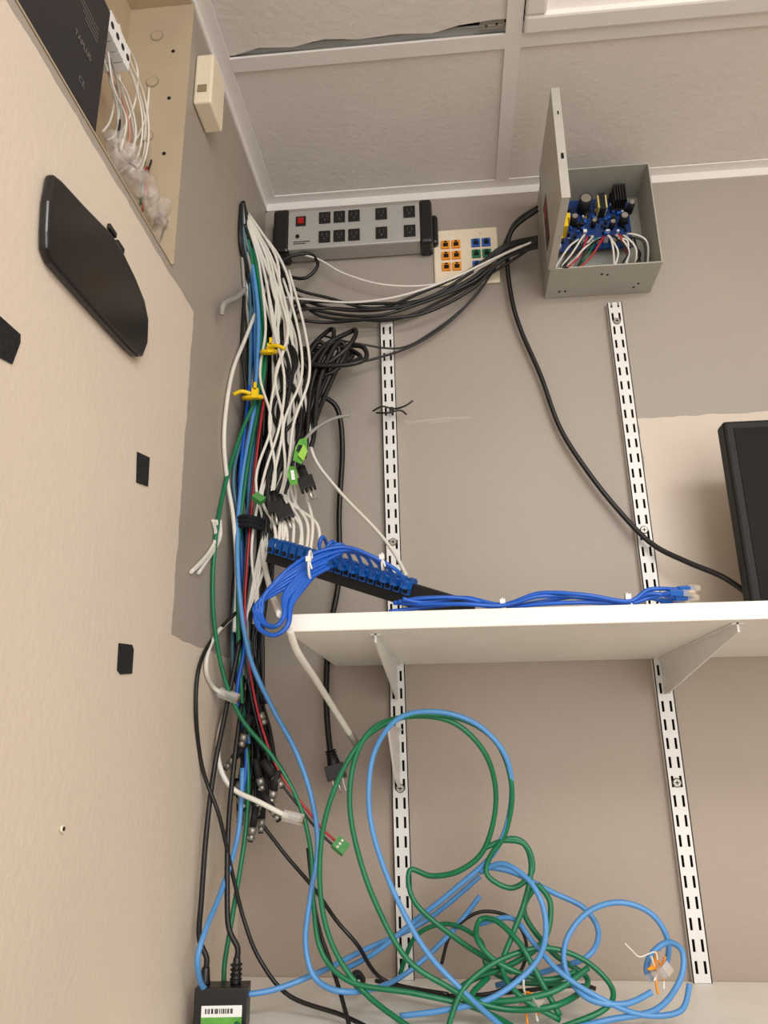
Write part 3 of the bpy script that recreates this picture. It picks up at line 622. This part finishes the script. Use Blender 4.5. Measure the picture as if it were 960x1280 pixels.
b=B(); b.tube([P(466,514,-.03),P(478,508,-.035),P(492,511,-.03),P(505,508,-.035),P(516,501,-.035)],.0016,seg=6); b.tube([P(470,516,-.03),P(485,516,-.035),P(500,513,-.03),P(508,518,-.03)],.0016,seg=6); b.box(P(490,512,-.03),(.007,.005,.006)); b.box(P(489,513,-.018),(.006,.02,.004))
b.done('cable_tie',M_black,label='black zip tie looped through the shelf standard',cat='cable tie')

# ---------- loops on lower shelf
GL='green network cables'; BL='light blue network cables'
N_='network_cable'
cable(N_,[(640,1290,-.2),(570,1240,-.2),(510,1200,-.2),(470,1130,-.2),(446,1060,-.2),(437,1000,-.2),(445,945,-.2),(470,908,-.2),(520,895,-.2),(570,905,-.2),(608,945,-.19),(620,1000,-.17),(606,1060,-.15),(575,1088,-.14),(540,1095,-.13),(512,1088,-.13),(520,1130,-.14),(580,1180,-.15),(640,1215,-.18)],.0034,M_cgreen,'green network cable coiled in a big loop on the bracket',GL)
cable(N_,[(520,1290,-.2),(455,1240,-.2),(415,1180,-.2),(400,1110,-.2),(405,1030,-.2),(430,960,-.2),(465,915,-.2),(520,893,-.21),(580,900,-.2),(622,930,-.19),(640,985,-.18),(632,1040,-.16),(612,1072,-.15),(610,1095,-.15),(640,1110,-.15),(665,1090,-.15),(660,1060,-.15),(640,1048,-.15),(605,1060,-.15)],.0034,M_cgreen,'long green network cable looping over the empty bracket',GL)
cable(N_,[(640,1295,-.2),(580,1240,-.2),(530,1185,-.2),(490,1110,-.2),(466,1040,-.2),(461,985,-.2),(470,935,-.2),(500,897,-.21),(550,890,-.21),(600,908,-.2),(634,950,-.19),(638,1010,-.17),(618,1065,-.15),(570,1110,-.13),(520,1150,-.12),(470,1190,-.12),(430,1212,-.12)],.0034,M_clblue,'light blue network cable coiled in a large loop',BL)
cable(N_,[(600,1090,-.14),(630,1080,-.16),(665,1105,-.18),(682,1150,-.19),(672,1200,-.19),(620,1245,-.2),(560,1262,-.2),(500,1270,-.2)],.0034,M_clblue,'light blue network cable curling over the tangle',BL)
cable(N_,[(602,1083,-.14),(640,1090,-.13),(690,1115,-.12),(730,1135,-.12),(748,1165,-.13),(735,1195,-.15),(690,1212,-.14),(620,1232,-.12)],.0034,M_clblue,'light blue network cable snaking through the tangle',BL)
cable(N_,[(828,1220,-.16),(836,1180,-.16),(815,1143,-.16),(775,1128,-.16),(735,1140,-.16),(708,1175,-.17),(708,1215,-.18),(735,1248,-.2),(780,1255,-.2),(815,1240,-.2)],.0034,M_clblue,'light blue network cable in a round loop',BL)
cable(N_,[(700,1290,-.2),(760,1275,-.2),(820,1262,-.2),(850,1225,-.2),(853,1190,-.19),(835,1178,-.18),(815,1192,-.18),(808,1212,-.18),(815,1225,-.18)],.0034,M_clblue,'light blue network cable ending near stripped orange pair wires',BL)
cable(N_,[(600,1155,-.14),(640,1148,-.15),(668,1180,-.17),(700,1215,-.19),(745,1245,-.2),(800,1268,-.2),(850,1264,-.2),(862,1230,-.2)],.0032,M_clblue,'light blue network cable lying across the shelf',BL)
cable(N_,[(700,1270,-.2),(670,1215,-.19),(650,1180,-.18),(622,1152,-.16),(600,1150,-.15),(597,1175,-.17),(625,1205,-.18),(680,1225,-.18),(720,1215,-.18)],.0034,M_cgreen,'green network cable tangled on the shelf',GL)
cable(N_,[(672,1105,-.16),(688,1130,-.16),(680,1175,-.17),(640,1205,-.17),(590,1225,-.17),(575,1242,-.18),(620,1252,-.2),(690,1240,-.2),(735,1210,-.18)],.0034,M_cgreen,'green network cable bending through the pile',GL)
cable(N_,[(628,1050,-.15),(655,1055,-.15),(664,1085,-.15),(655,1130,-.16),(640,1170,-.17),(628,1210,-.18),(650,1245,-.2),(700,1275,-.2)],.0034,M_cgreen,'green network cable rising in a narrow arch',GL)
cable(N_,[(560,1285,-.2),(580,1235,-.2),(625,1200,-.18),(680,1185,-.17),(730,1200,-.17),(765,1235,-.18),(755,1262,-.2),(700,1285,-.2)],.0032,M_cgreen,'green network cable lying in the tangle near the edge',GL)
cable(N_,[(500,1218,-.08),(520,1170,-.09),(560,1155,-.1),(600,1175,-.12),(610,1210,-.14),(650,1228,-.1),(720,1230,-.1)],.003,M_cgreen,'green network cable running behind the loops',GL)
cable(N_,[(672,1105,-.15),(655,1140,-.15),(690,1190,-.15),(735,1225,-.15),(700,1255,-.2),(640,1262,-.2),(590,1248,-.2),(610,1222,-.17)],.0034,M_cgreen,'green network cable looped loosely in the pile',GL)
cable(PC,[(552,1205,-.1),(565,1165,-.1),(600,1140,-.1),(640,1148,-.1),(658,1180,-.12),(650,1215,-.12),(620,1240,-.15),(560,1245,-.15)],.0022,M_cblack,'thin black cord arching behind the green cables')
cable(PC,[(470,1226,-.08),(520,1238,-.12),(580,1246,-.15),(640,1240,-.12),(720,1232,-.08),(745,1236,-.08)],.0026,M_cblack,'black cord lying at the back of the shelf')
cable(N_,[(303,960,-.15),(298,1040,-.16),(278,1110,-.2),(256,1165,-.25),(247,1205,-.26),(262,1240,-.22),(330,1240,-.2),(400,1215,-.17),(450,1190,-.12),(520,1158,-.08),(560,1130,-.08),(600,1095,-.08)],.0034,M_clblue,'light blue network cable crossing the lower shelf',BL)
for (u,v,lab) in ((822,1216,'frayed cable end with orange and white pairs in clear plug'),(662,1254,'clear modular plug with orange pairs lying on the shelf')):
    c=P(u,v,-.19,.006); b=B(); T=frame(c,(.4,-.5,.3),(0,-.5,1)); b.box((0,0,0),(.024,.014,.009),1,T); b.box((.012,0,0),(.01,.0125,.012),1,T)
    for k in range(12):
        a=2*math.pi*k/12+rr(.3); d=Vector((math.cos(a)*.7,-.4,math.sin(a)*1.2 if k%3 else abs(math.sin(a))))*random.uniform(.012,.022)
        b.tube([c,c+d*.5+Vector((rr(.004),0,.003)),c+d+Vector((rr(.003),0,rr(.004)))],.0014,[0,2,0][k%3],seg=6)
    b.done('modular_plug',[M_orange,M_clear,M_cwhite],label=lab,cat='network plug')
B().tube([P(822,1200,-.2),P(818,1190,-.2),P(800,1196,-.2),P(790,1188,-.2),P(781,1179,-.2)],.0008,seg=6).done('loose_wire',M_cwhite,label='hair-thin white wire curling up from the cable end',cat='wire')
a=P(446,1222,-.1,.008); b=B(); b.cyl(a,a+Vector((.006,-.03,.004)),.009,0,18); b.cyl(a+Vector((.006,-.03,.004)),a+Vector((.0064,-.032,.0043)),.006,1,16); b.cyl(a+Vector((.0064,-.032,.0043)),a+Vector((.0068,-.036,.0048)),.002,2,8)
b.done('barrel_connector',[M_blackm,M_dark,M_metal],label='round black connector resting at the back of the shelf',cat='connector')
T=Matrix.Translation((.043,-.215,ZS))@Matrix.Rotation(math.radians(6),4,'Z')
b=B(); b.box((0,0,.0225),(.060,.030,.044),0,T); b.cyl((-.022,.002,.044),(-.022,.004,.062),.0065,0,14,r2=.0045,M=T); b.cyl((.014,.002,.044),(.014,.004,.072),.0065,0,14,r2=.0040,M=T)
for k in range(4): b.cyl((.014,.002,.048+.005*k),(.014,.002,.0505+.005*k),.0072,0,14,M=T)
o=b.done('power_adapter',M_black,bevel=.003,label='black power adapter brick with barcode label on shelf',cat='power adapter')
b=B(); b.box((.002,-.0152,.014),(.046,.0004,.026),0,T); b.box((.002,-.0155,.012),(.046,.0003,.007),2,T)
x=-.016
while x<.016:
    w=random.choice([.0005,.001,.0015]); b.box((x,-.0155,.0215),(w,.0003,.005),1,T); x+=w+random.choice([.0006,.0012])
b.done('sticker',[M_white,M_dark,M_lgreen],parent=o,label='white sticker with barcode and green band')
e1=T@Vector((-.022,.004,.060)); e2=T@Vector((.014,.004,.070))
def cab2(pts,e,r,lab):
    pp=[P(p[0],p[1],p[2],r) for p in pts]+[e+Vector((0,0,.012)),e]
    B().tube(pp,r).done(PC,M_cblack,label=lab,cat='cable')
cab2([(300,800,-.15),(284,880,-.17),(268,960,-.19),(258,1040,-.21),(252,1120,-.215),(249,1170,-.215)],e1,.0034,'black cord running down to the power adapter')
cab2([(302,880,-.15),(292,960,-.17),(285,1040,-.18),(284,1120,-.20),(286,1160,-.21)],e2,.0034,'black cord running into power adapter strain relief')

# ---------- lights
def area(name,loc,rot,sx,sy,e,col):
    l=bpy.data.lights.new(name,'AREA'); l.shape='RECTANGLE'; l.size=sx; l.size_y=sy; l.energy=e; l.color=col
    o=bpy.data.objects.new(name,l); o.location=loc; o.rotation_euler=rot; S.collection.objects.link(o)
area('ceiling_lamp',(.95,-1.75,2.42),(math.radians(18),math.radians(8),0),1.1,.6,25,(1,.98,.955))
area('room_fill',(1.2,-2.55,1.55),(math.radians(86),0,math.radians(12)),1.4,1.6,24,(1,.98,.955))  # added fill light for the unseen room behind the camera
w=bpy.data.worlds.new('world'); S.world=w; w.use_nodes=True
w.node_tree.nodes['Background'].inputs[0].default_value=(1,.975,.95,1); w.node_tree.nodes['Background'].inputs[1].default_value=.7
